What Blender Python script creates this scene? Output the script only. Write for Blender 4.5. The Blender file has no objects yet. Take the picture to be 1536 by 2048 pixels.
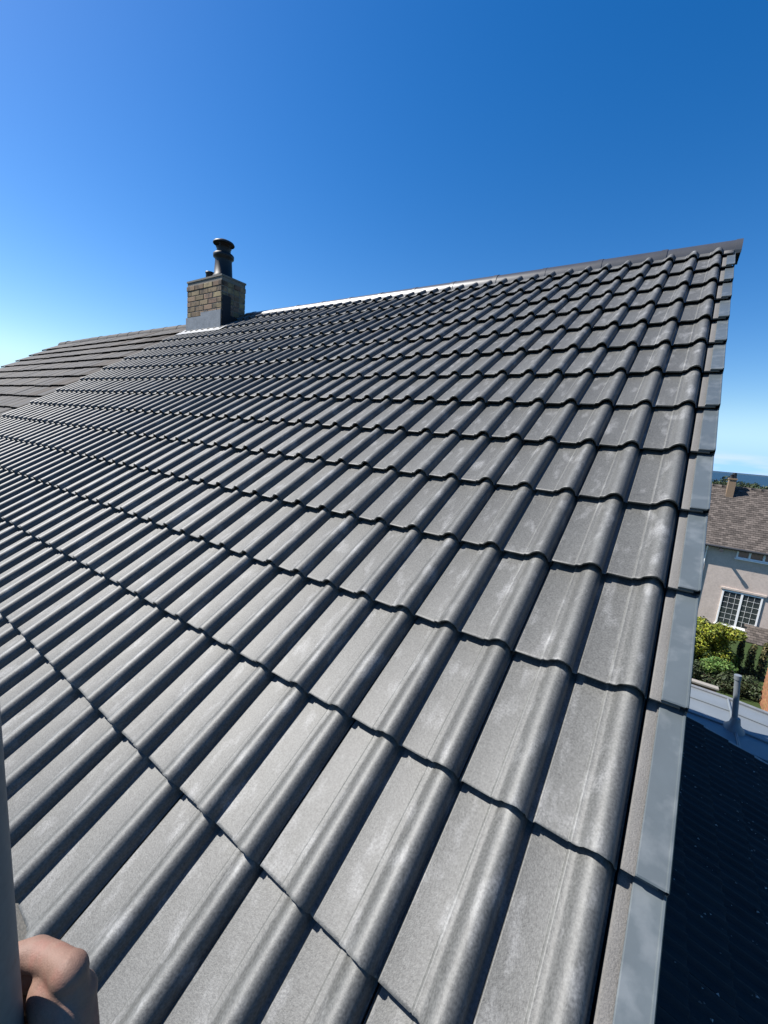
import bpy, bmesh, math, random
from mathutils import Matrix, Vector
random.seed(7)
SC = bpy.context.scene
COL = SC.collection
R = math.radians

# ------------------------------------------------------------------ camera
F_PX = 829.4
cd = bpy.data.cameras.new('camera'); cam = bpy.data.objects.new('camera', cd); COL.objects.link(cam)
SC.camera = cam
cd.sensor_fit = 'VERTICAL'; cd.sensor_height = 36.0; cd.sensor_width = 27.0
cd.lens = F_PX * 36.0 / 2048.0
cd.clip_start = 0.02; cd.clip_end = 30000
CAM = Vector((-0.04271, -0.49726, 6.89941))
RW = ((0.8174054612, 0.5693015601, 0.0880002585),
      (0.1687159581, -0.0905270710, -0.9814987391),
      (-0.5508023578, 0.8171294775, -0.1700475804))
cam.matrix_world = Matrix(((RW[0][0], -RW[1][0], -RW[2][0], CAM.x),
                           (RW[0][1], -RW[1][1], -RW[2][1], CAM.y),
                           (RW[0][2], -RW[1][2], -RW[2][2], CAM.z), (0, 0, 0, 1)))

# ------------------------------------------------------------------ light
SUN = Vector((-0.60, -0.25, 0.76)).normalized()      # towards the sun
ELEV = math.asin(SUN.z); ROT = math.atan2(SUN.x, SUN.y)
SC.view_settings.view_transform = 'Standard'
SC.view_settings.look = 'None'
SC.view_settings.exposure = 1.0
SC.view_settings.gamma = 1.0
SC.view_settings.use_curve_mapping = False
sl = bpy.data.lights.new('sun', 'SUN'); sl.energy = 4.9; sl.angle = R(0.53); sl.color = (1.0, 0.965, 0.91)
so = bpy.data.objects.new('sun', sl); COL.objects.link(so)
so.location = (-20, -10, 40)
so.rotation_euler = SUN.to_track_quat('Z', 'Y').to_euler()

world = bpy.data.worlds.new('World'); SC.world = world; world.use_nodes = True
wn = world.node_tree; wn.nodes.clear()
def WN(t, **kw):
    n = wn.nodes.new(t)
    for k, v in kw.items(): setattr(n, k, v)
    return n
w_out = WN('ShaderNodeOutputWorld'); w_bg = WN('ShaderNodeBackground')
w_sky = WN('ShaderNodeTexSky', sky_type='NISHITA', sun_disc=False, sun_elevation=ELEV, sun_rotation=ROT,
           altitude=0.0, air_density=1.0, dust_density=0.4, ozone_density=2.0)
w_hs = WN('ShaderNodeHueSaturation'); w_hs.inputs['Saturation'].default_value = 1.44; w_hs.inputs['Hue'].default_value = 0.507; w_hs.inputs['Value'].default_value = 1.0
w_bg.inputs['Strength'].default_value = 0.079
w_tc = WN('ShaderNodeTexCoord'); w_sep = WN('ShaderNodeSeparateXYZ')
w_map = WN('ShaderNodeMapping'); w_map.inputs['Scale'].default_value = (9, 9, 60)
w_noise = WN('ShaderNodeTexNoise'); w_noise.inputs['Scale'].default_value = 1.0; w_noise.inputs['Detail'].default_value = 6
w_r1 = WN('ShaderNodeMapRange'); w_r1.inputs['From Min'].default_value = 0.42; w_r1.inputs['From Max'].default_value = 0.66
w_r2 = WN('ShaderNodeMapRange', interpolation_type='SMOOTHSTEP')
w_r2.inputs['From Min'].default_value = 0.042; w_r2.inputs['From Max'].default_value = 0.020
w_mul = WN('ShaderNodeMath', operation='MULTIPLY')
w_mul2 = WN('ShaderNodeMath', operation='MULTIPLY'); w_mul2.inputs[1].default_value = 0.6
w_mix = WN('ShaderNodeMix', data_type='RGBA'); w_mix.inputs[7].default_value = (5.0, 5.7, 6.9, 1)
w_low = WN('ShaderNodeMix', data_type='RGBA'); w_low.inputs[7].default_value = (2.6, 4.8, 7.7, 1)
w_r3 = WN('ShaderNodeMapRange', interpolation_type='SMOOTHSTEP')
w_r3.inputs['From Min'].default_value = 0.13; w_r3.inputs['From Max'].default_value = 0.0
L = wn.links.new
L(w_tc.outputs['Generated'], w_sep.inputs[0]); L(w_tc.outputs['Generated'], w_map.inputs[0]); L(w_map.outputs[0], w_noise.inputs['Vector'])
L(w_noise.outputs['Fac'], w_r1.inputs['Value']); L(w_sep.outputs['Z'], w_r2.inputs['Value'])
L(w_r1.outputs[0], w_mul.inputs[0]); L(w_r2.outputs[0], w_mul.inputs[1]); L(w_mul.outputs[0], w_mul2.inputs[0])
L(w_sky.outputs[0], w_hs.inputs['Color']); L(w_hs.outputs[0], w_low.inputs[6]); L(w_low.outputs[2], w_mix.inputs[6])
L(w_sep.outputs['Z'], w_r3.inputs['Value']); L(w_r3.outputs[0], w_low.inputs[0]); L(w_mul2.outputs[0], w_mix.inputs[0])
L(w_mix.outputs[2], w_bg.inputs['Color']); L(w_bg.outputs[0], w_out.inputs[0])

# ------------------------------------------------------------------ helpers
I4 = Matrix.Identity(4)
WM = {}
def link(o, parent=None, mw=None, kind=None):
    mw = mw or I4
    COL.objects.link(o)
    if parent is not None:
        o.parent = parent; o.matrix_parent_inverse = WM[parent.name].inverted()
    o.matrix_basis = mw
    WM[o.name] = mw.copy()
    if kind: o['kind'] = kind
    return o
def tag(o, label=None, cat=None, group=None, kind=None):
    if label: o['label'] = label
    if cat: o['category'] = cat
    if group: o['group'] = group
    if kind: o['kind'] = kind
    return o
def thing(name, loc, label, cat, group=None):
    o = bpy.data.objects.new(name, None); o.empty_display_size = 0.3
    link(o, None, Matrix.Translation(loc))
    return tag(o, label, cat, group)

class MB:
    """collects geometry for ONE mesh object"""
    def __init__(s): s.v = []; s.f = []; s.sm = []; s.rnd = []
    def add(s, vs, fs, smooth=False, rnd=0.0):
        b = len(s.v); s.v += [tuple(p) for p in vs]; s.rnd += [rnd] * len(vs)
        s.f += [tuple(i + b for i in f) for f in fs]; s.sm += [smooth] * len(fs)
        return s
    def box(s, a, b, mx=None, rnd=0.0):
        x0, y0, z0 = a; x1, y1, z1 = b
        vs = [Vector(p) for p in ((x0,y0,z0),(x1,y0,z0),(x1,y1,z0),(x0,y1,z0),(x0,y0,z1),(x1,y0,z1),(x1,y1,z1),(x0,y1,z1))]
        if mx: vs = [mx @ p for p in vs]
        return s.add(vs, [(0,3,2,1),(4,5,6,7),(0,1,5,4),(1,2,6,5),(2,3,7,6),(3,0,4,7)], False, rnd)
    def tube(s, pts, rad, n=12, cap=True):
        pts = [Vector(p) for p in pts]; vs = []
        rads = rad if isinstance(rad, (list, tuple)) else [rad] * len(pts)
        for i, p in enumerate(pts):
            d = (pts[min(i+1, len(pts)-1)] - pts[max(i-1, 0)]).normalized()
            a = d.orthogonal().normalized() if abs(d.z) < .99 else Vector((1,0,0)); b = d.cross(a)
            a = b.cross(d)
            for k in range(n):
                t = 2*math.pi*k/n; vs.append(p + rads[i]*(math.cos(t)*a + math.sin(t)*b))
        fs = []
        for i in range(len(pts)-1):
            for k in range(n):
                k2 = (k+1) % n; fs.append((i*n+k, i*n+k2, (i+1)*n+k2, (i+1)*n+k))
        s.add(vs, fs, True)
        if cap: s.add(vs[:n], [tuple(range(n))[::-1]]); s.add(vs[-n:], [tuple(range(n))])
        return s
    def lathe(s, prof, c, n=20):
        vs = []; fs = []
        for r, z in prof:
            for k in range(n):
                t = 2*math.pi*k/n; vs.append((c[0]+r*math.cos(t), c[1]+r*math.sin(t), c[2]+z))
        for i in range(len(prof)-1):
            for k in range(n):
                k2 = (k+1) % n; fs.append((i*n+k, i*n+k2, (i+1)*n+k2, (i+1)*n+k))
        s.add(vs, fs, True); s.add(vs[-n:], [tuple(range(n))]); return s
    def mesh(s, name, m):
        me = bpy.data.meshes.new(name); me.from_pydata(s.v, [], s.f); me.update()
        me.polygons.foreach_set('use_smooth', s.sm)
        if m: me.materials.append(m)
        if any(s.rnd):
            at = me.attributes.new('piece_rand', 'FLOAT', 'POINT'); at.data.foreach_set('value', s.rnd)
        return me
    def build(s, name, m, parent=None, kind=None, mw=None):
        return link(bpy.data.objects.new(name, s.mesh(name, m)), parent, mw, kind)

def lin(r, g, b):
    f = lambda c: (c/12.92 if c <= .04045 else ((c+.055)/1.055)**2.4)
    return (f(r/255), f(g/255), f(b/255), 1)

def mat(name, col, rough=0.7, spec=0.5, fine=(0, 0), mid=(0, 0), big=(0, 0), rand=0.0, bump=(0, 0), metallic=0.0,
        col2=None, c2=(3.0, .5, .65), stretch=None, hue=0.0, crown=0.0):
    """procedural surface: base colour x fine grain x mottling x per-piece variation, optional second colour in patches"""
    if max(col[:3]) < .7: col = tuple(c*.73 for c in col[:3])
    if col2 is not None: col2 = tuple(c*.73 for c in col2[:3])
    m = bpy.data.materials.new(name); m.use_nodes = True
    nt = m.node_tree; N = nt.nodes; K = nt.links.new
    bs = N['Principled BSDF']; bs.inputs['Roughness'].default_value = rough
    bs.inputs['Specular IOR Level'].default_value = spec; bs.inputs['Metallic'].default_value = metallic
    tc = N.new('ShaderNodeTexCoord'); oi = N.new('ShaderNodeObjectInfo')
    at = N.new('ShaderNodeAttribute'); at.attribute_name = 'piece_rand'
    def M(op, a, b=None):
        n = N.new('ShaderNodeMath'); n.operation = op
        for i, x in enumerate((a, b)):
            if x is None: continue
            if isinstance(x, (int, float)): n.inputs[i].default_value = x
            else: K(x, n.inputs[i])
        return n.outputs[0]
    rr = M('FRACT', M('ADD', oi.outputs['Random'], at.outputs['Fac']))
    cmb = N.new('ShaderNodeCombineXYZ')
    K(M('MULTIPLY', rr, 37.0), cmb.inputs[0]); K(M('MULTIPLY', rr, 91.0), cmb.inputs[1])
    va = N.new('ShaderNodeVectorMath'); va.operation = 'ADD'
    K(tc.outputs['Object'], va.inputs[0]); K(cmb.outputs[0], va.inputs[1])
    vec = va.outputs[0]
    if stretch:
        mp = N.new('ShaderNodeMapping'); mp.inputs['Scale'].default_value = stretch; K(vec, mp.inputs[0]); vec2 = mp.outputs[0]
    else: vec2 = vec
    def noise(scale, v, det=3):
        n = N.new('ShaderNodeTexNoise'); n.inputs['Scale'].default_value = scale; n.inputs['Detail'].default_value = det
        K(v, n.inputs['Vector']); return n.outputs['Fac']
    val = None
    for (sc, am), v in ((fine, vec), (mid, vec2), (big, vec2)):
        if am:
            t = M('MULTIPLY', M('SUBTRACT', noise(sc, v), .5), am*2)
            val = t if val is None else M('ADD', val, t)
    if rand:
        t = M('MULTIPLY', M('SUBTRACT', rr, .5), rand*2); val = t if val is None else M('ADD', val, t)
    if crown:     # paler crowns along the two rolls of a tile, broken up by noise
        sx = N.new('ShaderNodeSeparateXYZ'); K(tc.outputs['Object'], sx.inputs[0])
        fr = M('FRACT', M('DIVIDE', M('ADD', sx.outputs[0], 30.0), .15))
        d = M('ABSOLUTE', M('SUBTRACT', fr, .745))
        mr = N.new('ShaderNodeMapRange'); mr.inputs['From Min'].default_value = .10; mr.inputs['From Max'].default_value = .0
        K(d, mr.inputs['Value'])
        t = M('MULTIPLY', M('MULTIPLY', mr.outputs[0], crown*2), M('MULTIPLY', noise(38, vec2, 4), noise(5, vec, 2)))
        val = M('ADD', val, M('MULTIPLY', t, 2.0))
        mr = N.new('ShaderNodeMapRange'); mr.inputs['From Min'].default_value = .026; mr.inputs['From Max'].default_value = .008  # sunlit highlight on each roll's shoulder step, painted into the colour
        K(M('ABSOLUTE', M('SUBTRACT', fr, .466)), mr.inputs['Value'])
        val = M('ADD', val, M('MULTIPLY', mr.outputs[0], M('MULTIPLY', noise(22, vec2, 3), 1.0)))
    rgb = N.new('ShaderNodeRGB'); rgb.outputs[0].default_value = (*col[:3], 1); c = rgb.outputs[0]
    if col2 is not None:
        mr = N.new('ShaderNodeMapRange'); mr.inputs['From Min'].default_value = c2[1]; mr.inputs['From Max'].default_value = c2[2]
        K(noise(c2[0], vec2, 5), mr.inputs['Value'])
        mx = N.new('ShaderNodeMix'); mx.data_type = 'RGBA'; K(mr.outputs[0], mx.inputs[0]); K(c, mx.inputs[6])
        mx.inputs[7].default_value = (*col2[:3], 1); c = mx.outputs[2]
    if val is not None or hue:
        hs = N.new('ShaderNodeHueSaturation')
        if val is not None: K(M('MAXIMUM', M('ADD', val, 1.0), .05), hs.inputs['Value'])
        if hue: K(M('ADD', M('MULTIPLY', M('SUBTRACT', M('FRACT', M('MULTIPLY', rr, 7.3)), .5), hue), .5), hs.inputs['Hue'])
        K(c, hs.inputs['Color']); c = hs.outputs[0]
    K(c, bs.inputs['Base Color'])
    if bump[1]:
        bp = N.new('ShaderNodeBump'); bp.inputs['Strength'].default_value = bump[1]; bp.inputs['Distance'].default_value = 0.004
        K(noise(bump[0], vec, 4), bp.inputs['Height']); K(bp.outputs[0], bs.inputs['Normal'])
    return m

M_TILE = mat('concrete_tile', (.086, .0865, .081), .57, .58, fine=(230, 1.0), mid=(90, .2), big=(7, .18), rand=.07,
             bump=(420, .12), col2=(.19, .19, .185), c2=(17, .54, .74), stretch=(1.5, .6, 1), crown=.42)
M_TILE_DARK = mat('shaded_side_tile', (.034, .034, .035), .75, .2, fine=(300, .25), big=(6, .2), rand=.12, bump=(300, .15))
M_VERGE_TILE = mat('sandy_verge_tile', (.170, .164, .155), .75, .35, fine=(300, .35), big=(9, .16), rand=.06, bump=(380, .4))
M_CAP = mat('dry_verge_plastic', (.100, .120, .130), .36, .5, fine=(60, .05), big=(12, .16), rand=.06, col2=(.145, .165, .175), c2=(20, .50, .66), bump=(25, .12))
M_RIDGE = mat('ridge_concrete', (.060, .059, .058), .36, .8, fine=(300, .2), big=(9, .25), rand=.2)
M_OLD = mat('weathered_tile', (.029, .0255, .0245), .8, .4, fine=(200, .15), mid=(30, .12), big=(4, .15), rand=.12,
            bump=(200, .3), col2=(.052, .043, .034), c2=(1.3, .52, .62))
M_RUST = mat('lichened_tile', (.055, .043, .034), .85, .3, fine=(200, .2), mid=(25, .25), rand=.25)
M_FELT = mat('roofing_underlay', (.02, .02, .022), .9, .1)
M_DASH = mat('pebbledash', (.30, .27, .23), .9, .2, fine=(70, .55), mid=(25, .2), bump=(70, 1.0))
M_MORTAR = mat('mortar', (.22, .205, .18), .9, .2, fine=(150, .25), bump=(200, .4))
M_BRICK = mat('buff_brick', (.29, .205, .125), .85, .25, fine=(120, .25), mid=(25, .2), rand=.3, hue=.05, bump=(200, .4), col2=(.085, .068, .052), c2=(7, .47, .64))
M_TBRICK = mat('tan_brick', (.27, .19, .125), .85, .25, fine=(60, .25))
M_OBRICK = mat('orange_brick', (.34, .17, .085), .85, .25, fine=(120, .2), rand=.22, hue=.04)
M_LEAD = mat('lead_flashing', (.22, .228, .235), .5, .5, big=(9, .35), mid=(40, .2), bump=(20, .5))
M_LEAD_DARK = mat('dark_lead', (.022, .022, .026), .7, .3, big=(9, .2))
M_CROWN = mat('chimney_crown_concrete', (.33, .31, .28), .9, .2, fine=(100, .2))
M_BLACK = mat('black_glazed_clay', (.010, .011, .014), .5, .4, big=(10, .2))
M_POLE = mat('galvanised_steel', (.14, .155, .16), .6, .4, fine=(160, .2), mid=(60, .15), big=(14, .25), col2=(.10, .085, .07), c2=(40, .64, .72), stretch=(1, 1, .4))
M_SKIN = mat('skin', (.245, .148, .112), .62, .28, fine=(900, .14), mid=(160, .16), big=(45, .26), bump=(750, .14), col2=(.265, .128, .098), c2=(60, .5, .7))
M_NAIL = mat('nail', (.48, .30, .25), .3, .5)
M_GLASS = mat('window_glass', (.05, .06, .065), .08, .8, big=(1.5, .5))
M_WHITE = mat('white_upvc', (.78, .78, .77), .35, .5, big=(5, .04))
M_PINK = mat('pale_pink_render', (.64, .54, .475), .9, .2, fine=(14, .22), mid=(5, .12), big=(.8, .14), bump=(40, .9))
M_PLAIN = mat('brown_plain_tile', (.112, .094, .082), .85, .3, fine=(60, .15), rand=.38, big=(1.5, .15))
M_GUTTER = mat('dark_gutter', (.05, .052, .058), .5, .4)
M_FLAT = mat('grey_flat_roof', (.20, .225, .245), .42, .5, fine=(60, .06), big=(2.5, .16), bump=(30, .1))
M_GRAVEL = mat('gravel', (.28, .25, .21), .95, .2, fine=(60, .5), mid=(9, .15))
M_LAWN = mat('lawn', (.04, .065, .018), .9, .2, fine=(30, .3), big=(.6, .25))
M_SEA = mat('sea_water', (.012, .045, .085), .55, .25, big=(.004, .1))
M_HILL = mat('far_hill', (.05, .085, .12), .95, .1, big=(.002, .2))  # blue haze of distance is painted into the base colour
M_BARK = mat('bark', (.09, .065, .045), .95, .1, fine=(30, .3))
M_SOIL = mat('terracotta_soil', (.30, .15, .08), .95, .2, fine=(25, .3))
def leafmat(name, c, c2): return mat(name, c, .6, .3, rand=.6, hue=.06, col2=c2, c2=(1.5, .42, .62))
M_HEDGE = leafmat('golden_hedge_leaf', (.14, .18, .02), (.27, .28, .02))
M_BUSH = leafmat('green_bush_leaf', (.075, .15, .03), (.12, .20, .04))
M_CONIF = leafmat('conifer_leaf', (.05, .062, .02), (.17, .14, .05))
M_TREE = leafmat('tree_leaf', (.035, .055, .022), (.055, .07, .028))
M_MOSS = mat('moss_crumb', (.30, .30, .30), .95, .1, rand=.5)

# ------------------------------------------------------------------ the ground, the sea and the hills
def terrain_z(y):
    t = min(max((y - 10.0)/8.0, 0), 1); z = -1.75*t*t*(3-2*t)
    if y > 45: z -= (y-45)*.022
    return z
g = MB()
ys = [-40, -10, 0, 5, 9, 10, 11, 12, 13, 14, 15, 16, 17, 18, 20, 30, 45, 100, 200, 400, 700]
xs = [-400, -150, -60, -25, -10, 0, 10, 25, 60, 150, 400, 700]
g.add([(x, y, terrain_z(y)) for y in ys for x in xs],
      [(i*len(xs)+k, i*len(xs)+k+1, (i+1)*len(xs)+k+1, (i+1)*len(xs)+k) for i in range(len(ys)-1) for k in range(len(xs)-1)], True)
g.build('ground', M_LAWN, kind='structure')
MB().add([(-14, -6, .006), (8, -6, .006), (8, 9, .006), (-14, 9, .006)], [(0, 1, 2, 3)]).build('gravel_drive', M_GRAVEL, kind='structure')
MB().add([(-9000, -9000, -32), (16000, -9000, -32), (16000, 20000, -32), (-9000, 20000, -32)], [(0, 1, 2, 3)]).build('sea', M_SEA, kind='structure')
h = MB(); nx = 60; hv = []
for k in range(nx+1):
    x = -4000 + 14000*k/nx
    top = -32 + 14 + 14*math.sin(k*.61+1) * math.sin(k*.23) + 10*math.sin(k*1.7)
    hv += [(x, 9000, -33), (x, 9600, max(top, -20)), (x, 10800, -33)]
h.add(hv, [(3*k+a, 3*k+3+a, 3*k+4+a, 3*k+1+a) for k in range(nx) for a in (0, 1)], True)
h.build('hill', M_HILL, kind='structure')

# ------------------------------------------------------------------ our house: double-roman tiled roof
PITCH = R(34.2); GAUGE = .3339; Z0 = 6.0
CP, SP = math.cos(PITCH), math.sin(PITCH)
ROOF = Matrix(((1, 0, 0, 0), (0, CP, -SP, 0), (0, SP, CP, Z0), (0, 0, 0, 1)))
def rp(u, v, w=0): return ROOF @ Vector((u, v, w))
U_END = -6.9; U_FAR = -13.05; V_EAVE = -.334; V_TOP = 4.56
APEX = rp(0, V_TOP, -.02); Y_R, Z_R = APEX.y, APEX.z
TILE_T = .027
ROLL = [(0, -.007), (.0030, -.007), (.0042, -.0008), (.0055, 0), (.0068, 0), (.0660, 0), (.0670, .0003), (.0676, .0010), (.0706, .0044), (.0716, .0050), (.0732, .0052), (.0800, .0056), (.0860, .0090), (.0925, .0165), (.1000, .0226),
        (.1080, .0268), (.1155, .0282), (.1230, .0272), (.1298, .0236), (.1352, .0180), (.1390, .0110), (.1412, .0030), (.1422, -.007), (.1500, -.007)]
PROF = [(x-.30, z) for x, z in ROLL] + [(x-.15, z) for x, z in ROLL[1:]]
PROF[-1] = (-.0040, -.009)
PROF[0] = (-.3012, -.008)
def tile_mesh(name, m, prof, length=.42, gauge=GAUGE, thick=TILE_T, chip=.0012, mb=None, mx=None, rnd=0.0, rows=(0, .002, .006, .009)):
    own = mb is None
    b = mb or MB(); n = len(prof); mx = mx or I4
    ys = list(rows) + [length]
    drop = [.0014, .0002, 0] + [0]*(len(ys)-3)
    jit = [random.uniform(-chip, chip) for _ in prof]
    top = []
    for j, y in enumerate(ys):
        for k, (x, z) in enumerate(prof):
            yy = y + (jit[k] if j < 3 else 0)
            top.append(mx @ Vector((x, yy, z + thick*(1 - y/gauge) - drop[j])))
    fs = [(j*n+k, j*n+k+1, (j+1)*n+k+1, (j+1)*n+k) for j in range(len(ys)-1) for k in range(n-1)]
    b.add(top, fs, True, rnd)
    # butt (tail) and side edges with their own sharp corners
    lip = .007
    lo = [mx @ Vector((x, jit[k] + .0015, max(z, -.0012) + thick - drop[0] - lip)) for k, (x, z) in enumerate(prof)]
    un = [mx @ Vector((x, .06, max(z, -.0012) + thick*(1-.06/gauge) - .0085)) for x, z in prof]
    b.add(top[:n] + lo, [(n+k, n+k+1, k+1, k) for k in range(n-1)], False, rnd)
    b.add(lo + un, [(n+k, n+k+1, k+1, k) for k in range(n-1)], False, rnd)
    for s, idx in ((1, 0), (-1, n-1)):
        e = [top[idx], top[(len(ys)-1)*n+idx]]
        dz = Vector((0, 0, -.02)); dz = mx.to_3x3() @ dz
        b.add(e + [e[1]+dz, e[0]+dz], [(0, 1, 2, 3) if s > 0 else (3, 2, 1, 0)], False, rnd)
    return b.mesh(name, m) if own else b

house = thing('house', (-3.5, 3.5, 0), 'nearest house with new grey double roman tiled roof, dry verge and brick chimney', 'house')
deck = MB()
for sgn in (1, -1):
    a = [rp(.02, V_EAVE+.03, -.022), rp(U_END, V_EAVE+.03, -.022), rp(U_END, V_TOP, -.022), rp(.02, V_TOP, -.022)]
    lo = [rp(.02, V_EAVE+.03, -.10), rp(U_END, V_EAVE+.03, -.10), rp(U_END, V_TOP-.05, -.10), rp(.02, V_TOP-.05, -.10)]
    if sgn < 0:
        a = [Vector((p.x, 2*Y_R-p.y, p.z)) for p in a]; lo = [Vector((p.x, 2*Y_R-p.y, p.z)) for p in lo]
    deck.add(a + lo, [(0, 1, 2, 3), (7, 6, 5, 4), (0, 4, 5, 1), (1, 5, 6, 2), (3, 7, 4, 0)])
roof = deck.build('roof', M_FELT, house)
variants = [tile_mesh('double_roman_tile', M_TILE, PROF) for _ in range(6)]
cells = [(i, j) for j in range(-1, 14) for i in range(23)]
def dist(c):
    return (rp(-.3*c[0]-.15, c[1]*GAUGE+.16) - CAM).length
cells.sort(key=dist)
rest = MB()
def tile_mx(i, j):
    return ROOF @ Matrix.Translation((-.3*i + random.gauss(0, .0007), j*GAUGE + random.gauss(0, .0014), random.gauss(0, .0007))) @ \
        Matrix.Rotation(random.gauss(0, .0018), 4, 'Z') @ Matrix.Rotation(random.gauss(0, .0025), 4, 'Y') @ Matrix.Rotation(random.gauss(0, .0016), 4, 'X')
TOPCUT = 4.47
for n, (i, j) in enumerate(cells):
    mx = tile_mx(i, j)
    if (j*GAUGE + .42) > TOPCUT:
        ln = TOPCUT - j*GAUGE
        if n < 300:
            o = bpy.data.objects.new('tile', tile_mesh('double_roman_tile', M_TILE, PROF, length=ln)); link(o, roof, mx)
        else: tile_mesh('', None, PROF, length=ln, mb=rest, mx=mx, rnd=random.random())
    elif n < 300:
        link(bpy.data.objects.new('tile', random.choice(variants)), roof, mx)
    else:
        tile_mesh('', None, PROF, mb=rest, mx=mx, rnd=random.random())
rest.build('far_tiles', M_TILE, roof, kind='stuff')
# rear slope, unseen from here: simple courses
rear = MB()
for j in range(14):
    for i in range(23):
        q = [rp(-.3*i-.003, j*GAUGE-.3, .018), rp(-.3*i-.297, j*GAUGE-.3, .018), rp(-.3*i-.297, min(j*GAUGE+.04, TOPCUT), 0), rp(-.3*i-.003, min(j*GAUGE+.04, TOPCUT), 0)]
        q = [Vector((p.x, 2*Y_R-p.y, p.z)) for p in q]
        rear.add(q + [q[0]-Vector((0, 0, .02)), q[1]-Vector((0, 0, .02))], [(0, 1, 2, 3), (0, 4, 5, 1)], False, random.random())
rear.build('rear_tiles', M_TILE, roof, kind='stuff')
# cut tile beside the verge and the dry verge cap over it, one pair per course
VP = [(-.0004, -.004), (.001, -.0005), (.004, 0), (.0555, 0), (.056, -.004)]
v_meshes = [tile_mesh('cut_verge_tile', M_VERGE_TILE, VP) for _ in range(3)]
def cap_mesh():
    b = MB()
    sec = [(.0215, .002), (.0215, .0075), (.0235, .0092), (.0640, .0096), (.0655, .0125), (.0685, .0125), (.0700, .0100), (.0700, -.085), (.066, -.085)]
    ys = [0, .003, .40]; vs = []
    for y in ys:
        for x, z in sec: vs.append((x + (0 if y > .002 else 0), y, z + TILE_T*(1-y/GAUGE) - (.002 if y == 0 else 0)))
    n = len(sec)
    b.add(vs, [(j*n+k, j*n+k+1, (j+1)*n+k+1, (j+1)*n+k) for j in range(2) for k in range(n-1)], False)
    lo = [(x, 0.0015, z + TILE_T - .002 - .0065) for x, z in sec[:7]]
    b.add(lo + [(x, .05, z + TILE_T*.85 - .008) for x, y, z in [(q[0], q[1], w_) for q, w_ in zip(lo, [t[1] for t in sec[:7]])]], [(7+k, 7+k+1, k+1, k) for k in range(6)])
    b.add(vs[:7] + lo, [(7+k, 7+k+1, k+1, k) for k in range(6)])
    b.add([(.066, .0, .02), (.07, .0, .02), (.07, 0, -.085), (.066, 0, -.085)], [(0, 1, 2, 3)])
    return b.mesh('dry_verge_cap', M_CAP)
cm = cap_mesh()
for j in range(-1, 14):
    mx = ROOF @ Matrix.Translation((0, j*GAUGE + random.gauss(0, .001), 0))
    if j < 13: link(bpy.data.objects.new('verge_tile', random.choice(v_meshes)), roof, mx)
    else:
        link(bpy.data.objects.new('verge_tile', tile_mesh('cut_verge_tile', M_VERGE_TILE, VP, length=.14)), roof, mx)
    if j < 13:
        s = min(1, (TOPCUT - j*GAUGE)/.42)
        link(bpy.data.objects.new('verge_cap', cm), roof, mx @ Matrix.Rotation(random.gauss(0, .002), 4, 'Y') @ Matrix.Diagonal((1, s, 1, 1)))
# ridge tiles: half-round concrete units with a raised joint
def ridge_piece(x0, x1, m, name, parent, r0=.110, lift=0.0, sag=0):
    b = MB(); n = 12; vs = []; w = n+1
    for x, rr in ((x0+.004, r0), (x1-.036, r0), (x1-.036, r0+.0035), (x1+.004, r0+.0035)):
        for k in range(n+1):
            t = math.pi*k/n
            vs.append((x, Y_R - rr*1.02*math.cos(t), Z_R - .034 + lift + rr*.98*math.sin(t)))
    b.add(vs[:2*w], [(k, k+1, w+k+1, w+k) for k in range(n)], True)
    b.add(vs[2*w:], [(k, k+1, w+k+1, w+k) for k in range(n)], True)
    b.add(vs[w:3*w], [(k, k+1, w+k+1, w+k) for k in range(n)], False)
    for base in (vs[:w], vs[3*w:]):
        b.add(base, [tuple(range(w))])
    lo = [(x, Y_R + s*r0*1.02, Z_R-.034+lift-.022) for x in (x0+.004, x1+.004) for s in (-1, 1)]
    b.add([vs[0], vs[3*w], lo[2], lo[0]], [(0, 1, 2, 3)])
    b.add([vs[n], vs[3*w+n], lo[3], lo[1]], [(3, 2, 1, 0)])
    return b.build(name, m, parent)
x = .098; k = 0
while x > -5.6:
    x1 = max(x - .47, -5.72)
    ridge_piece(x1, x, M_RIDGE, 'ridge_tile', roof, lift=random.gauss(0, .0015)); x = x1
MB().lathe([(0.001, 0), (.001, .001)], (0, 0, 0), 3)
# eaves: fascia and soffit
fa = MB(); fa.box((U_END, rp(0, V_EAVE).y+.05, Z0-.40), (.02, rp(0, V_EAVE).y+.07, Z0-.235)); fa.box((U_END, rp(0, V_EAVE).y+.07, Z0-.40), (.0, .0, Z0-.39))
fa.build('fascia', M_GUTTER, house)
# walls with gable
ZE = Z0 - .395
wl = MB()
yb = 2*Y_R
prof = [(0, 0), (yb, 0), (yb, ZE), (Y_R, Z_R-.16), (0, ZE)]
prof[2] = (yb, rp(0, 0, -.12).z); prof[4] = (0, rp(0, 0, -.12).z)
a = [(0.0, y, z) for y, z in prof]; b2 = [(U_END+.01, y, z) for y, z in prof]
wl.add(a + b2, [(0, 1, 2, 3, 4), (9, 8, 7, 6, 5), (4, 9, 5, 0), (1, 6, 7, 2)])
wl.build('wall', M_DASH, house)
bb = MB()
bb.add([rp(.005, V_EAVE+.03, -.024), rp(.005, V_TOP-.03, -.024), rp(.005, V_TOP-.03, -.16), rp(.005, V_EAVE+.03, -.16),
        rp(.048, V_EAVE+.03, -.024), rp(.048, V_TOP-.03, -.024), rp(.048, V_TOP-.03, -.16), rp(.048, V_EAVE+.03, -.16)],
       [(0, 1, 2, 3), (7, 6, 5, 4), (0, 4, 5, 1), (3, 2, 6, 7), (0, 3, 7, 4)])
bb.build('bargeboard', M_GUTTER, house)

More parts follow.
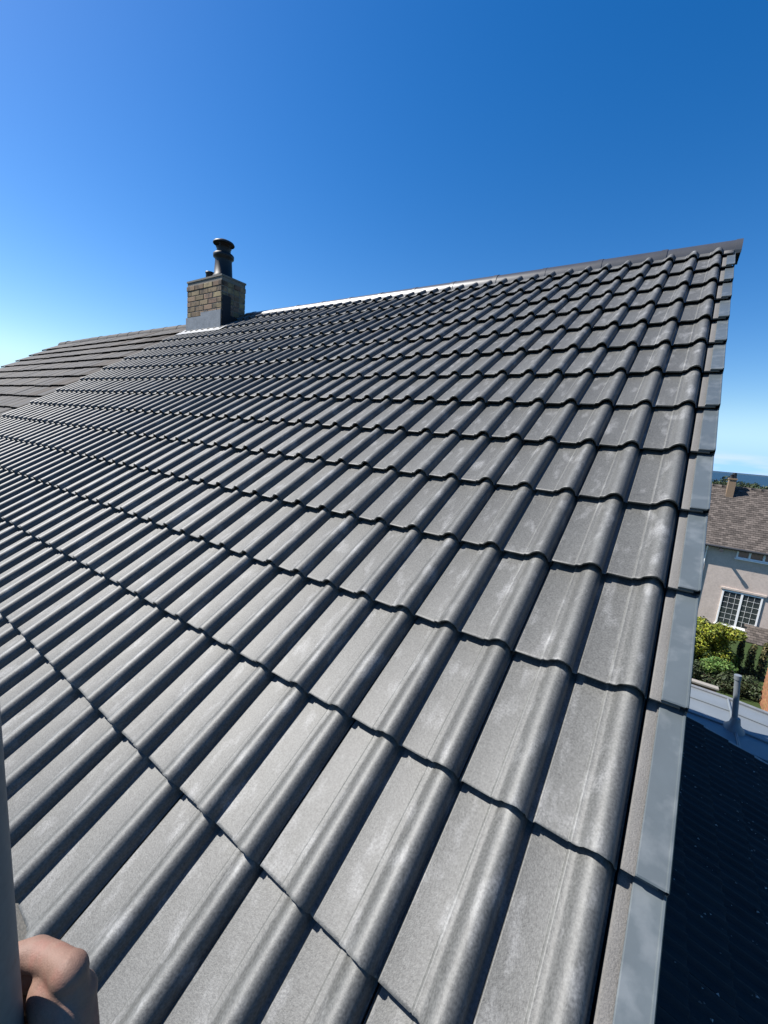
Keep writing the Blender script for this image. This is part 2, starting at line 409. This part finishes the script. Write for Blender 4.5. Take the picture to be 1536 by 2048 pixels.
# chimney on the party wall
CX0, CX1, CY0, CY1 = -6.66, -5.77, 3.33, 3.74
CZT = 9.02
core = MB(); core.box((CX0+.006, CY0+.006, 7.7), (CX1-.006, CY1-.006, CZT-.01))
chimney = core.build('chimney', M_MORTAR, house)
bms = {}
def brick(x0, x1, y0, y1, z0, z1):
    key = (round(x1-x0, 3), round(y1-y0, 3), round(z1-z0, 3))
    if key not in bms:
        b = bmesh.new(); bmesh.ops.create_cube(b, size=1)
        for v in b.verts: v.co = Vector((v.co.x*key[0], v.co.y*key[1], v.co.z*key[2]))
        bmesh.ops.bevel(b, geom=list(b.edges), offset=.004, segments=1, affect='EDGES')
        me = bpy.data.meshes.new('brick'); b.to_mesh(me); b.free(); me.materials.append(M_BRICK); bms[key] = me
    mx = Matrix.Translation(((x0+x1)/2 + random.gauss(0, .001), (y0+y1)/2 + random.gauss(0, .001), (z0+z1)/2)) @ Matrix.Rotation(random.gauss(0, .006), 4, 'Z')
    link(bpy.data.objects.new('brick', bms[key]), chimney, mx)
z = 8.28; c = 0
while z + .065 <= CZT - .02:
    out = .006 if z > CZT - .19 else 0
    zz = z + .066
    X0, X1, Y0, Y1 = CX0-out, CX1+out, CY0-out, CY1+out
    if c % 2 == 0: cuts = [0, .25, .5, .75, 1]
    else: cuts = [0, .125, .375, .625, .875, 1]
    for a, b in zip(cuts, cuts[1:]):
        xa = X0 + a*(X1-X0) + .005; xb = X0 + b*(X1-X0) - .005
        brick(xa, xb, Y0, Y0+.1, z, zz); brick(xa, xb, Y1-.1, Y1, z, zz)
    ym = (Y0+Y1)/2
    for xa, xb in ((X0, X0+.1), (X1-.1, X1)):
        brick(xa, xb, Y0+.108, ym-.005, z, zz); brick(xa, xb, ym+.005, Y1-.108, z, zz)
    z += .076; c += 1
cr = MB()
cr.add([(CX0-.004, CY0-.004, CZT-.012), (CX1+.004, CY0-.004, CZT-.012), (CX1+.004, CY1+.004, CZT-.012), (CX0-.004, CY1+.004, CZT-.012),
        (CX0-.004, CY0-.004, CZT+.012), (CX1+.004, CY0-.004, CZT+.012), (CX1+.004, CY1+.004, CZT+.012), (CX0-.004, CY1+.004, CZT+.012),
        (CX0+.16, CY0+.12, CZT+.05), (CX1-.12, CY0+.12, CZT+.05), (CX1-.12, CY1-.12, CZT+.05), (CX0+.16, CY1-.12, CZT+.05)],
       [(3, 2, 1, 0), (0, 1, 5, 4), (1, 2, 6, 5), (2, 3, 7, 6), (3, 0, 4, 7), (4, 5, 9, 8), (5, 6, 10, 9), (6, 7, 11, 10), (7, 4, 8, 11), (8, 9, 10, 11)])
cr.build('crown', M_MORTAR, chimney)
fl = MB()
fl.box((CX0-.012, CY0-.010, 7.9), (CX0+.40, CY0-.001, 8.50)); fl.box((CX0+.395, CY0-.014, 7.9), (CX1+.004, CY0-.002, 8.55))
fl.add([rp(CX0-.14, 3.92, .040), rp(CX1+.12, 3.92, .040), rp(CX1+.12, 4.10, .045), rp(CX0-.14, 4.10, .045),
        rp(CX0-.14, 3.92, .02), rp(CX1+.12, 3.92, .02)], [(0, 1, 2, 3), (4, 5, 1, 0)])
fl.build('lead_apron', M_LEAD, chimney)
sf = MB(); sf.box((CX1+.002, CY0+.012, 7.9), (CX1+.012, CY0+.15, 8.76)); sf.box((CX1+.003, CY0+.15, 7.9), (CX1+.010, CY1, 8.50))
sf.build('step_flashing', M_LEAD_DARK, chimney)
px, py = CX1-.27, (CY0+CY1)/2
pot = MB().lathe([(0.1485, 0.0000), (0.1485, 0.0339), (0.1298, 0.0565), (0.1188, 0.2486), (0.1210, 0.2825), (0.1452, 0.2961), (0.1474, 0.3390), (0.1298, 0.3559), (0.0935, 0.3616)], (px, py, CZT+.03))
pot = pot.build('chimney_pot', M_BLACK, chimney)
cw = MB().lathe([(0.0968, 0.3559), (0.0990, 0.4181), (0.1100, 0.4350)], (px, py, CZT+.03))
for k in range(4):
    t = k*math.pi/2+.4; cw.tube([(px+.09*math.cos(t), py+.09*math.sin(t), CZT+.45), (px+.10*math.cos(t), py+.10*math.sin(t), CZT+.51)], .008, 6)
cw.lathe([(0.1500, 0.4802), (0.1540, 0.4893), (0.1400, 0.5108), (0.0880, 0.5334), (0.0220, 0.5424)], (px, py, CZT+.03))
cw.build('cowl', M_BLACK, chimney)
MB().lathe([(.062, 0), (.060, .12), (.068, .13), (.068, .15), (.05, .15)], (CX0+.28, py, CZT+.03)).build('vent_pot', M_BLACK, chimney)

# ------------------------------------------------------------------ the adjoining house with its old roof
house2 = thing('house', (-10, 3.5, 0), 'adjoining house beyond the chimney with old brown-grey flat tiled roof', 'house')
deck = MB()
for sgn in (1, -1):
    a = [rp(U_END-.004, V_EAVE+.03, -.02), rp(U_FAR, V_EAVE+.03, -.02), rp(U_FAR, V_TOP, -.02), rp(U_END-.004, V_TOP, -.02)]
    lo = [rp(U_END-.004, V_EAVE+.03, -.1), rp(U_FAR, V_EAVE+.03, -.1), rp(U_FAR, V_TOP-.05, -.1), rp(U_END-.004, V_TOP-.05, -.1)]
    if sgn < 0:
        a = [Vector((p.x, 2*Y_R-p.y, p.z)) for p in a]; lo = [Vector((p.x, 2*Y_R-p.y, p.z)) for p in lo]
    deck.add(a + lo, [(0, 1, 2, 3), (7, 6, 5, 4), (0, 4, 5, 1), (1, 5, 6, 2), (2, 6, 7, 3)])
roof2 = deck.build('roof', M_FELT, house2)
G2 = .315
OP = [(-.3075, -.004), (-.3065, 0), (-.27, .001), (-.265, .004), (-.035, .004), (-.03, .001), (-.002, 0), (-.001, -.004)]
def old_mesh(m): return tile_mesh('flat_interlocking_tile', m, OP, length=.40, gauge=G2, thick=.030, chip=.003)
ov = [old_mesh(M_OLD) for _ in range(5)]; orr = [old_mesh(M_RUST) for _ in range(2)]
cells = [(i, j) for j in range(-1, 15) for i in range(20) if V_EAVE + (j+1)*G2 < TOPCUT-.1]
cells.sort(key=lambda c: -c[1] - .01*(20-c[0]))
rest = MB()
for n, (i, j) in enumerate(cells):
    v0 = V_EAVE + (j+1)*G2
    mx = ROOF @ Matrix.Translation((U_END - .008 - .3068*i + random.gauss(0, .002), v0 + random.gauss(0, .004), random.gauss(0, .002))) @ Matrix.Rotation(random.gauss(0, .004), 4, 'Z') @ Matrix.Rotation(random.gauss(0, .006), 4, 'X')
    me = random.choice(ov)
    if i < 2 and random.random() < .6 and v0 > 1.8: me = random.choice(orr)
    if i < 6 and v0 > 3.6 and random.random() < .35: me = random.choice(orr)
    if v0 + .40 > TOPCUT: mx = mx @ Matrix.Diagonal((1, (TOPCUT-v0)/.40, 1, 1))
    if n < 300: link(bpy.data.objects.new('tile', me), roof2, mx)
    else: tile_mesh('', None, OP, length=.40, gauge=G2, thick=.03, chip=.003, mb=rest, mx=mx, rnd=random.random())
if rest.v: rest.build('lower_tiles', M_OLD, roof2, kind='stuff')
x = CX0 - .03
while x > U_FAR + .1:
    x1 = max(x - .45, U_FAR - .02)
    ridge_piece(x1, x, M_OLD, 'ridge_tile', roof2, r0=.115, lift=random.gauss(-.036, .004)); x = x1
w2 = MB(); a = [(U_END+.005, y, z) for y, z in prof]; b2 = [(U_FAR+.06, y, z) for y, z in prof]
w2.add(a + b2, [(0, 1, 2, 3, 4), (9, 8, 7, 6, 5), (4, 9, 5, 0), (1, 6, 7, 2)]); w2.build('wall', M_DASH, house2)
fa = MB(); fa.box((U_FAR, rp(0, V_EAVE).y+.05, Z0-.40), (U_END-.002, rp(0, V_EAVE).y+.07, Z0-.235)); fa.build('fascia', M_GUTTER, house2)

# ------------------------------------------------------------------ lean-to garage below the verge
Q = R(15.7); CQ, SQ = math.cos(Q), math.sin(Q)
GX0, GZ0 = .06, 3.148; GY1 = 7.50
GR = Matrix(((0, -CQ, SQ, GX0), (1, 0, 0, GY1-.06), (0, SQ, CQ, GZ0), (0, 0, 0, 1)))   # u=+Y, v=up-slope, w=normal ; origin at top far corner
garage = thing('garage', (1.6, 3.6, 0), 'lean-to garage below the gable with dark tiled roof in shade, specked with moss', 'garage')
d = MB()
LS = 3.35
vs = [GR @ Vector(p) for p in ((0, -LS, -.022), (-8.0, -LS, -.022), (-8.0, 0, -.022), (0, 0, -.022), (0, -LS, -.12), (-8.0, -LS, -.12), (-8.0, 0, -.12), (0, 0, -.12))]
d.add(vs, [(3, 2, 1, 0), (4, 5, 6, 7), (0, 1, 5, 4), (3, 0, 4, 7), (1, 2, 6, 5)])
groof = d.build('roof', M_FELT, garage)
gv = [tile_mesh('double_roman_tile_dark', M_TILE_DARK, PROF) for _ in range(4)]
gc = 0
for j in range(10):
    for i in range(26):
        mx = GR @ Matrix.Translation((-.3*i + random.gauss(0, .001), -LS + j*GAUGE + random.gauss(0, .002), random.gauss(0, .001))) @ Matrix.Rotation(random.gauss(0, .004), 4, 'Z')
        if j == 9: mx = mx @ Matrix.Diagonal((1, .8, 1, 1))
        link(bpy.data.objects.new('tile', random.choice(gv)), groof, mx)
vt = MB()
vs = [GR @ Vector(p) for p in ((.002, -LS-.02, .02), (.06, -LS-.02, .02), (.06, 0, .02), (.002, 0, .02), (.002, -LS-.02, -.12), (.06, -LS-.02, -.12), (.06, 0, -.12), (.002, 0, -.12))]
vt.add(vs, [(0, 1, 2, 3), (0, 4, 5, 1), (1, 5, 6, 2), (4, 7, 6, 5)])
vt.build('verge_trim', M_LEAD, garage)
gw = MB(); gw.box((.012, -.4, 0), (3.05, GY1-.10, 2.20)); gw.build('wall', M_DASH, garage)
ms = MB()
for k in range(420):
    u = -random.uniform(.1, 7.6); v = -random.uniform(.05, 3.2); s = random.uniform(.006, .020)
    zz = random.uniform(.012, .03)
    c = GR @ Vector((u, v, zz + TILE_T)); q = Matrix.Rotation(random.uniform(0, 6), 3, 'Z')
    vs = [c + q @ Vector(p)*s for p in ((1, 0, 0), (-.4, .8, .1), (-.6, -.7, 0), (0, .1, .7), (.1, 0, -.5))]
    ms.add(vs, [(0, 1, 3), (1, 2, 3), (2, 0, 3), (1, 0, 4), (2, 1, 4), (0, 2, 4)], False, random.random())
tag(ms.build('moss_crumbs', M_MOSS), 'pale crumbs of moss and grit scattered over the dark garage roof', 'debris', kind='stuff')

# flat roof beyond the garage
ext = thing('extension', (2.4, 8.8, 0), 'low extension with pale blue-grey flat roof behind the garage', 'extension')
e = MB()
yA, yB = GY1+.02, 10.0
sec = [(.01, 2.40), (1.62, 2.37), (1.70, 2.36), (5.0, 2.10)]
vs = [(x, y, z) for x, z in sec for y in (yA, yB)] + [(x, y, z-.16) for x, z in sec for y in (yA, yB)]
fs = [(2*k, 2*k+2, 2*k+3, 2*k+1) for k in range(3)] + [(2*k, 8+2*k, 8+2*k+2, 2*k+2) for k in range(3)] + [(2*k+1, 2*k+3, 8+2*k+3, 8+2*k+1) for k in range(3)]
e.add(vs, fs); er = e.build('roof', M_FLAT, ext)
for y in (8.15, 8.8, 9.45):
    b = MB(); b.tube([(x, y, z+.012) for x, z in sec], .018, 8); b.build('seam_roll', M_FLAT, er)
b = MB(); b.tube([(1.66, yA, 2.375), (1.66, yB, 2.375)], .022, 8); b.build('seam_roll', M_FLAT, er)
b = MB(); b.box((.0, yB-.002, 2.15), (5.0, yB+.05, 2.20)); b.add([(.0, yB-.05, 2.43), (1.66, yB-.05, 2.40), (5, yB-.05, 2.14), (.0, yB+.04, 2.43), (1.66, yB+.04, 2.40), (5, yB+.04, 2.14), (.0, yB+.04, 2.2), (1.66, yB+.04, 2.2), (5, yB+.04, 1.95), (.0, yB-.05, 2.38), (1.66, yB-.05, 2.36), (5, yB-.05, 2.09)],
                                                                                          [(0, 1, 4, 3), (1, 2, 5, 4), (3, 4, 7, 6), (4, 5, 8, 7), (9, 10, 1, 0), (10, 11, 2, 1)])
b.build('edge_trim', M_LEAD, ext)
MB().box((.02, yA+.05, 0), (4.9, yB-.05, 2.0)).build('wall', M_DASH, ext)
vp = MB(); vp.lathe([(.17, -.02), (.16, .015), (.085, .10), (.066, .20), (.060, .22)], (1.64, 8.8, 2.37)); vp = vp.build('lead_collar', M_FLAT, ext)
pp = MB(); pp.tube([(1.64, 8.8, 2.4), (1.53, 8.8, 3.30)], .045, 14); pp.tube([(1.531, 8.8, 3.29), (1.522, 8.8, 3.37)], .055, 14); pp.build('vent_pipe', M_FLAT, ext)

# ------------------------------------------------------------------ opposite house
WY = 28.5; GB = -1.7
opp = thing('house', (4, 31, GB), 'pink rendered house opposite with brown plain tiled roof and white windows', 'house')
HX0, HX1 = -5.0, 13.0
EZ = 3.05
RY, RZ = 32.3, 5.95
w = MB()
pr = [(WY, GB), (36.1, GB), (36.1, EZ-.05), (RY, RZ-.12), (WY, EZ-.05)]
a = [(HX0, y, z) for y, z in pr]; b2 = [(HX1, y, z) for y, z in pr]
w.add(a + b2, [(4, 3, 2, 1, 0), (5, 6, 7, 8, 9), (0, 5, 9, 4), (1, 2, 7, 6)]); w.build('wall', M_PINK, opp)
rr = MB(); SL = (RZ-EZ)/(RY-WY); e0 = WY-.28; ez = EZ-.28*SL
rr.add([(HX0-.2, e0, ez), (HX1+.2, e0, ez), (HX1+.2, RY, RZ), (HX0-.2, RY, RZ), (HX1+.2, 2*RY-e0, ez), (HX0-.2, 2*RY-e0, ez)], [(0, 1, 2, 3), (3, 2, 4, 5)])
oroof = rr.build('roof', M_FELT, opp)
tl = MB(); pv = Vector((0, RY-e0, RZ-ez)); ln = pv.length; pv.normalize(); pn = Vector((0, -pv.z, pv.y))
rows = int(ln/.17)
for j in range(rows+1):
    for i in range(int((HX1-HX0+.4)/.21)):
        x0 = HX0-.2 + .21*i + (.105 if j % 2 else 0); s = j*.17
        base = Vector((0, e0, ez)) + pv*(s-.02); l = min(.24, ln-s)
        k = random.uniform(.0, .012)
        q = [Vector((x0+.004, 0, 0))+base+pn*(.030+k), Vector((x0+.206, 0, 0))+base+pn*(.030+k+random.uniform(-.006, .006)), Vector((x0+.206, 0, 0))+base+pv*l+pn*.006, Vector((x0+.004, 0, 0))+base+pv*l+pn*.006]
        tl.add(q + [q[0]-pn*.024, q[1]-pn*.024], [(0, 1, 2, 3), (4, 5, 1, 0)], False, random.random())
tl.build('plain_tiles', M_PLAIN, oroof, kind='stuff')
x = HX0-.2
while x < HX1+.1:
    b = MB(); vs = []
    for xx in (x+.005, x+.455):
        for k in range(7):
            t = math.pi*k/6; vs.append((xx, RY-.13*math.cos(t), RZ-.05+.13*math.sin(t)))
    b.add(vs, [(k, k+1, 8+k, 7+k) for k in range(6)] + [tuple(range(7)), tuple(range(13, 6, -1))], True)
    b.build('ridge_tile', M_PLAIN, oroof); x += .46
oc = MB(); oc.box((2.84, 31.5, 5.3), (3.18, 32.1, 6.42)); oc.box((2.81, 31.46, 6.42), (3.21, 32.14, 6.50)); oc = oc.build('chimney', M_TBRICK, opp)
MB().lathe([(.13, 0), (.10, .3), (.12, .33), (.08, .33)], (3.06, 31.85, 6.50), 12).build('chimney_pot', M_GUTTER, oc)
MB().lathe([(.09, 0), (.07, .2), (.09, .22), (.05, .22)], (2.93, 31.75, 6.50), 10).build('chimney_pot', M_GUTTER, oc)
gt = MB(); gt.tube([(HX0-.2, WY-.30, ez-.02), (HX1+.2, WY-.30, ez-.02)], .065, 8); gt.build('gutter', M_GUTTER, opp)
MB().box((HX0-.1, WY-.26, ez-.10), (HX1+.1, WY-.002, ez-.02)).build('soffit', M_GUTTER, opp)
dp = MB(); dp.tube([(2.28, WY-.28, ez-.06), (2.28, WY-.10, ez-.32), (2.28, WY-.06, ez-.42), (2.28, WY-.06, GB+.1)], .035, 8); dp.build('downpipe', M_WHITE, opp)
def window(x0, x1, z0, z1, bars_x, rows_z, name='window'):
    f = MB(); t = .07
    f.box((x0, WY-.05, z0), (x0+t, WY+.02, z1)); f.box((x1-t, WY-.05, z0), (x1, WY+.02, z1))
    f.box((x0+t, WY-.05, z0), (x1-t, WY+.02, z0+t)); f.box((x0+t, WY-.05, z1-t), (x1-t, WY+.02, z1))
    for bx in bars_x: f.box((bx-.045, WY-.048, z0+t), (bx+.045, WY+.02, z1-t))
    fo = f.build(name, M_WHITE, opp)
    edges = [x0+t] + list(bars_x) + [x1-t]
    for a, b in zip(edges, edges[1:]):
        MB().box((a, WY-.012, z0+t), (b, WY-.006, z1-t)).build('pane', M_GLASS, fo)
        if rows_z:
            g = MB()
            for k in range(1, rows_z): zz = z0 + t + (z1-z0-2*t)*k/rows_z; g.box((a, WY-.026, zz-.0045), (b, WY-.013, zz+.0045))
            for k in (1, 2): xx = a + (b-a)*k/3; g.box((xx-.0045, WY-.028, z0+t), (xx+.0045, WY-.014, z1-t))
            g.build('glazing_bar', M_WHITE, fo)
    s = MB(); s.box((x0-.06, WY-.14, z0-.06), (x1+.06, WY-.001, z0-.002)); s.build('sill', M_WHITE, fo)
    return fo
window(3.58, 5.28, 2.33, 2.86, [4.12, 4.70], 0)
window(3.36, 5.06, -1.50, .48, [4.21], 6, 'french_window')
window(-2.5, -.8, 2.33, 2.86, [-1.65], 0)
window(8.0, 9.7, 2.33, 2.86, [8.85], 0)
window(8.0, 9.8, -.7, .48, [8.9], 4)
hm = MB(); hm.box((3.26, WY-.09, .52), (5.16, WY-.001, .62)); hm.build('hood_mould', M_PINK, opp)
flu = MB(); flu.tube([(2.86, WY+.05, 2.62), (2.86, WY-.52, 2.66)], .07, 12); flu.tube([(2.86, WY-.52, 2.66), (2.86, WY-.60, 2.665)], .09, 12); flu.build('flue', M_GUTTER, opp)
po = thing('porch', (5.6, 27.9, GB), 'small brown tiled porch roof below the white french window', 'porch')
b = MB(); b.add([(4.55, 27.2, -1.72), (8.0, 27.2, -1.72), (8.0, 28.42, -1.16), (4.75, 28.42, -1.16), (4.55, 27.2, -1.80), (8.0, 27.2, -1.80), (8.0, 28.42, -1.24), (4.75, 28.42, -1.24)], [(0, 1, 2, 3), (0, 4, 5, 1), (3, 7, 4, 0), (1, 5, 6, 2)])
pr_ = b.build('roof', M_FELT, po)
tl = MB()
for j in range(7):
    for i in range(15):
        x0 = 4.56+.23*i + (.11 if j % 2 else 0); y0 = 27.18+.175*j; z0 = -1.73+.0803*j
        tl.add([(x0, y0, z0+.035), (x0+.222, y0, z0+.035), (x0+.222, y0+.22, z0+.105), (x0, y0+.22, z0+.105), (x0, y0, z0+.012), (x0+.222, y0, z0+.012)], [(0, 1, 2, 3), (4, 5, 1, 0)], False, random.random())
tl.build('plain_tiles', M_PLAIN, pr_, kind='stuff')
MB().box((4.7, 27.35, terrain_z(27)-.02), (8.0, 28.40, -1.80)).build('wall', M_PINK, po)

# ------------------------------------------------------------------ garden
def foliage(mb, c, rad, n, s, up=.3):
    c = Vector(c)
    for _ in range(n):
        d = Vector((random.gauss(0, 1), random.gauss(0, 1), random.gauss(0, 1))).normalized()
        r = random.uniform(.45, 1.0)**.5 * random.uniform(.85, 1.08)
        p = c + Vector((d.x*rad[0]*r, d.y*rad[1]*r, d.z*rad[2]*r))
        nn = (d + Vector((random.gauss(0, .6), random.gauss(0, .6), random.gauss(up, .6)))).normalized()
        a = nn.orthogonal().normalized(); a = Matrix.Rotation(random.uniform(0, 6.28), 3, nn) @ a; b = nn.cross(a)
        k = s*random.uniform(.6, 1.3)
        mb.add([p - a*k, p + b*k*.55 + nn*k*.1, p + a*k, p - b*k*.55 + nn*k*.1], [(0, 1, 2, 3)], False, random.random())
def plant(name, loc, label, cat, m, blobs, leaf, trunk=None, group=None):
    t = thing(name, loc, label, cat, group)
    st = MB(); h = max(b[0][2] for b in blobs)
    r = trunk or .04
    st.tube([(loc[0], loc[1], loc[2]-.05), (loc[0]+r*.4, loc[1], (loc[2]+h)/2), (loc[0], loc[1], h)], [r, r*.7, r*.25], 8)
    for b in blobs[:6]:
        st.tube([(loc[0], loc[1], loc[2] + (b[0][2]-loc[2])*.55), tuple(b[0])], [r*.4, r*.12], 6)
    st.build('trunk', M_BARK, t)
    cr = MB()
    for c, rad, n in blobs: foliage(cr, c, rad, n, leaf)
    cr.build('crown', m, t)
    return t
zg = terrain_z(22)
hb = []
for k in range(38):
    x = random.uniform(1.2, 3.45); y = random.uniform(21.6, 22.8); z = random.uniform(zg+.15, .1 - .08*abs(x-2.3))
    hb.append(((x, y, z), (.42, .42, .36), 420))
for k in range(9):
    hb.append(((1.0+.30*k, random.uniform(21.8, 22.6), .04+random.uniform(-.08, .08)), (.34, .4, .24), 420))
plant('hedge', (2.3, 22.2, zg), 'tall yellow-green hedge in front of the pink house', 'hedge', M_HEDGE, hb, .055, .07)
plant('bush', (3.05, 20.6, terrain_z(20.6)), 'rounded bright green bush standing before the golden hedge', 'bush', M_BUSH,
      [((2.95+random.gauss(0, .22), 20.6+random.gauss(0, .2), -.95+random.gauss(0, .2)), (.3, .3, .27), 330) for _ in range(8)], .05, .04)
plant('bush', (3.35, 20.0, terrain_z(20)), 'wide low dark green shrub along the foot of the golden hedge', 'bush', M_TREE,
      [((1.5+.16*q, 20.2+random.gauss(0, .2), -1.42+random.gauss(0, .16)), (.34, .3, .32), 300) for q in range(17)], .05, .04)
lab = ['slim brown-tipped conifer beside the golden hedge', 'slim brown-tipped conifer in the middle of the row of three', 'slim brown-tipped conifer nearest the orange brick shed']
for k, xx in enumerate((3.72, 4.12, 4.50)):
    bl = [((xx+random.gauss(0, .02), 22.6, zg+.15+.19*q), (.21-.016*q, .21-.016*q, .19), 150) for q in range(8 - (k == 1))]
    plant('conifer', (xx, 22.6, zg), lab[k], 'conifer', M_CONIF, bl, .045, .04, 'conifers in front of the pink house')
# low garden wall and brick shed
gwl = thing('garden_wall', (1.6, 19.0, terrain_z(19)), 'low orange brick garden wall with pale coping before the hedge', 'wall')
b = MB(); z0 = terrain_z(19.0)-.1
MB().box((.4, 18.94, z0), (2.75, 19.10, z0+.56)).build('core', M_MORTAR, gwl)
bm_ = MB().box((-.108, -.006, -.032), (.108, .006, .032)).mesh('wall_brick', M_OBRICK)
for j in range(7):
    for i in range(10):
        link(bpy.data.objects.new('brick', bm_), gwl, Matrix.Translation((.53+.228*i + (.05 if j % 2 else 0), 18.938, z0+.06+.077*j)))
MB().box((.36, 18.90, z0+.562), (2.80, 19.14, z0+.62)).build('coping', M_CROWN, gwl)
shed = thing('brick_shed', (5, 19, terrain_z(18)), 'orange brick garden shed at the right edge beyond the flat roof', 'shed')
zs = terrain_z(18.2)-.05
SX = 4.22
MB().box((SX, 17.9, zs), (7.0, 20.2, 1.02)).build('wall', M_OBRICK, shed)
sb = MB().box((-.108, -.006, -.032), (.108, .006, .032)).mesh('wall_brick', M_OBRICK)
k = 0
for j in range(36):
    for i in range(2):
        z = zs+.04+.077*j
        if z > .98: continue
        link(bpy.data.objects.new('brick', sb), shed, Matrix.Translation((SX+.112+.228*i + (.0 if j % 2 else .06), 17.897, z))); k += 1
sb2 = MB().box((-.006, -.108, -.032), (.006, .108, .032)).mesh('wall_brick', M_OBRICK)
for j in range(36):
    for i in range(10):
        z = zs+.04+.077*j
        if z > .98 or k >= 300: continue
        link(bpy.data.objects.new('brick', sb2), shed, Matrix.Translation((SX-.003, 18.02+.228*i + (.0 if j % 2 else .06), z))); k += 1
rf = MB(); rf.box((SX-.12, 17.75, 1.022), (7.1, 20.35, 1.12)); rf.build('roof', M_CROWN, shed)

# ------------------------------------------------------------------ far trees
spots = [(8.4, 150, 8.5, 'broad dark tree just right of the verge, beyond the pink house'), (11.2, 158, 9.5, 'tall dark tree left of the pink house chimney on the skyline'),
         (14.5, 150, 7.2, 'low rounded tree right of the chimney on the skyline'), (18.0, 156, 8.2, 'wide dark tree in the middle of the skyline gap'),
         (21.5, 150, 7.6, 'dark tree before the strip of sea on the skyline'), (25.2, 154, 8.0, 'rightmost dark tree of the skyline row')]
for x, y, hh, lb in spots:
    z0 = terrain_z(y); hh += 1.2
    bl = [((x+random.gauss(0, 1.4), y+random.gauss(0, 1.2), z0+hh*random.uniform(.4, .82)), (1.5, 1.5, 1.2), 160) for _ in range(9)]
    plant('tree', (x, y, z0), lb, 'tree', M_TREE, bl, .3, .25, 'trees on the skyline')
wd = MB()
for k in range(520):
    y = random.uniform(210, 420); x = random.uniform(-.35, .65)*y
    z0 = terrain_z(y)
    foliage(wd, (x, y, z0+random.uniform(2.0, 5.0)), (4.5, 4, 3.2), 46, .75)
tag(wd.build('woods', M_TREE), 'far-off belt of dark woods along the coast', 'woods', kind='stuff')

# ------------------------------------------------------------------ scaffold pole and the hand that holds it
PX, PY, PR = -.367, -.4565, .0242
pole = MB(); pole.tube([(PX, PY, 0), (PX, PY, 7.25)], PR, 40)
tag(pole.build('scaffold_pole', M_POLE), 'grey upright scaffold pole close by, gripped by a bare hand', 'pole')
def hand():
    """right hand closed round the pole: tapered limbs laid along the bones, fused into one continuous skin"""
    b = bmesh.new()
    def ball(p, rad, rot=None):
        mx = Matrix.Translation(p) @ (rot.to_matrix().to_4x4() if rot else I4) @ Matrix.Diagonal((*rad, 1))
        bmesh.ops.create_icosphere(b, subdivisions=3, radius=1.0, matrix=mx)
    def limb(pts):
        for (p, r), (q, t) in zip(pts, pts[1:]):
            p, q = Vector(p), Vector(q); n = max(2, int((q-p).length/.0022))
            for k in range(n+1):
                f = k/n; rr = r + (t-r)*f
                bmesh.ops.create_icosphere(b, subdivisions=2, radius=rr, matrix=Matrix.Translation(p.lerp(q, f)))
    ZT = 6.482
    for k in range(4):
        z = ZT - .0208*k; ex = (0, .0035, .002, -.0025)[k]; g = (1, 1.02, .97, .86)[k]
        kn = (-.3495+.0035*k, -.4085+ex, z+.0040)
        limb([((-.322+.002*k, -.4130+ex*.4, ZT-.062-.010*k), .0125*g), (kn, .0122*g),
              ((-.3690, -.4118+ex*.8, z+.0005), .0107*g), ((-.3900, -.4180+ex*.6, z-.0055), .0114*g), ((-.4040, -.4330, z-.008), .0098*g),
              ((-.4080, -.4480, z-.010), .0100*g), ((-.4020, -.4700, z-.012), .0090*g), ((-.3900, -.4860, z-.014), .0080*g)])
        ball(kn, (.0136*g, .0128*g, .0120*g))
    ball((-.3385, -.4165, ZT-.038), (.021, .0165, .034))
    ball((-.3560, -.4195, ZT-.017), (.022, .0130, .0170)); ball((-.3440, -.4230, ZT-.030), (.014, .0125, .018))
    ball((-.3290, -.4200, ZT-.066), (.020, .019, .026))
    limb([((-.3180, -.4200, ZT-.070), .0170), ((-.3270, -.4290, ZT-.042), .0140), ((-.3310, -.4440, ZT-.030), .0112), ((-.3300, -.4570, ZT-.026), .0116), ((-.3335, -.4760, ZT-.023), .0085)])
    limb([((-.3200, -.4170, ZT-.078), .0245), ((-.2780, -.4300, ZT-.165), .0260), ((-.2150, -.4650, ZT-.290), .0360), ((-.1500, -.5150, ZT-.41), .0430)])
    me = bpy.data.meshes.new('hand'); b.to_mesh(me); b.free()
    o = bpy.data.objects.new('hand_src', me); COL.objects.link(o)
    rm = o.modifiers.new('fuse', 'REMESH'); rm.mode = 'VOXEL'; rm.voxel_size = .0019
    sm = o.modifiers.new('soften', 'SMOOTH'); sm.factor = .5; sm.iterations = 5
    dg = bpy.context.evaluated_depsgraph_get()
    m2 = bpy.data.meshes.new_from_object(o.evaluated_get(dg)); m2.name = 'person'
    bpy.data.objects.remove(o)
    m2.materials.clear(); m2.materials.append(M_SKIN)
    for p in m2.polygons: p.use_smooth = True
    return link(bpy.data.objects.new('person', m2))
tag(hand(), 'bare hand of a person with fingers curled around the grey scaffold pole', 'person')
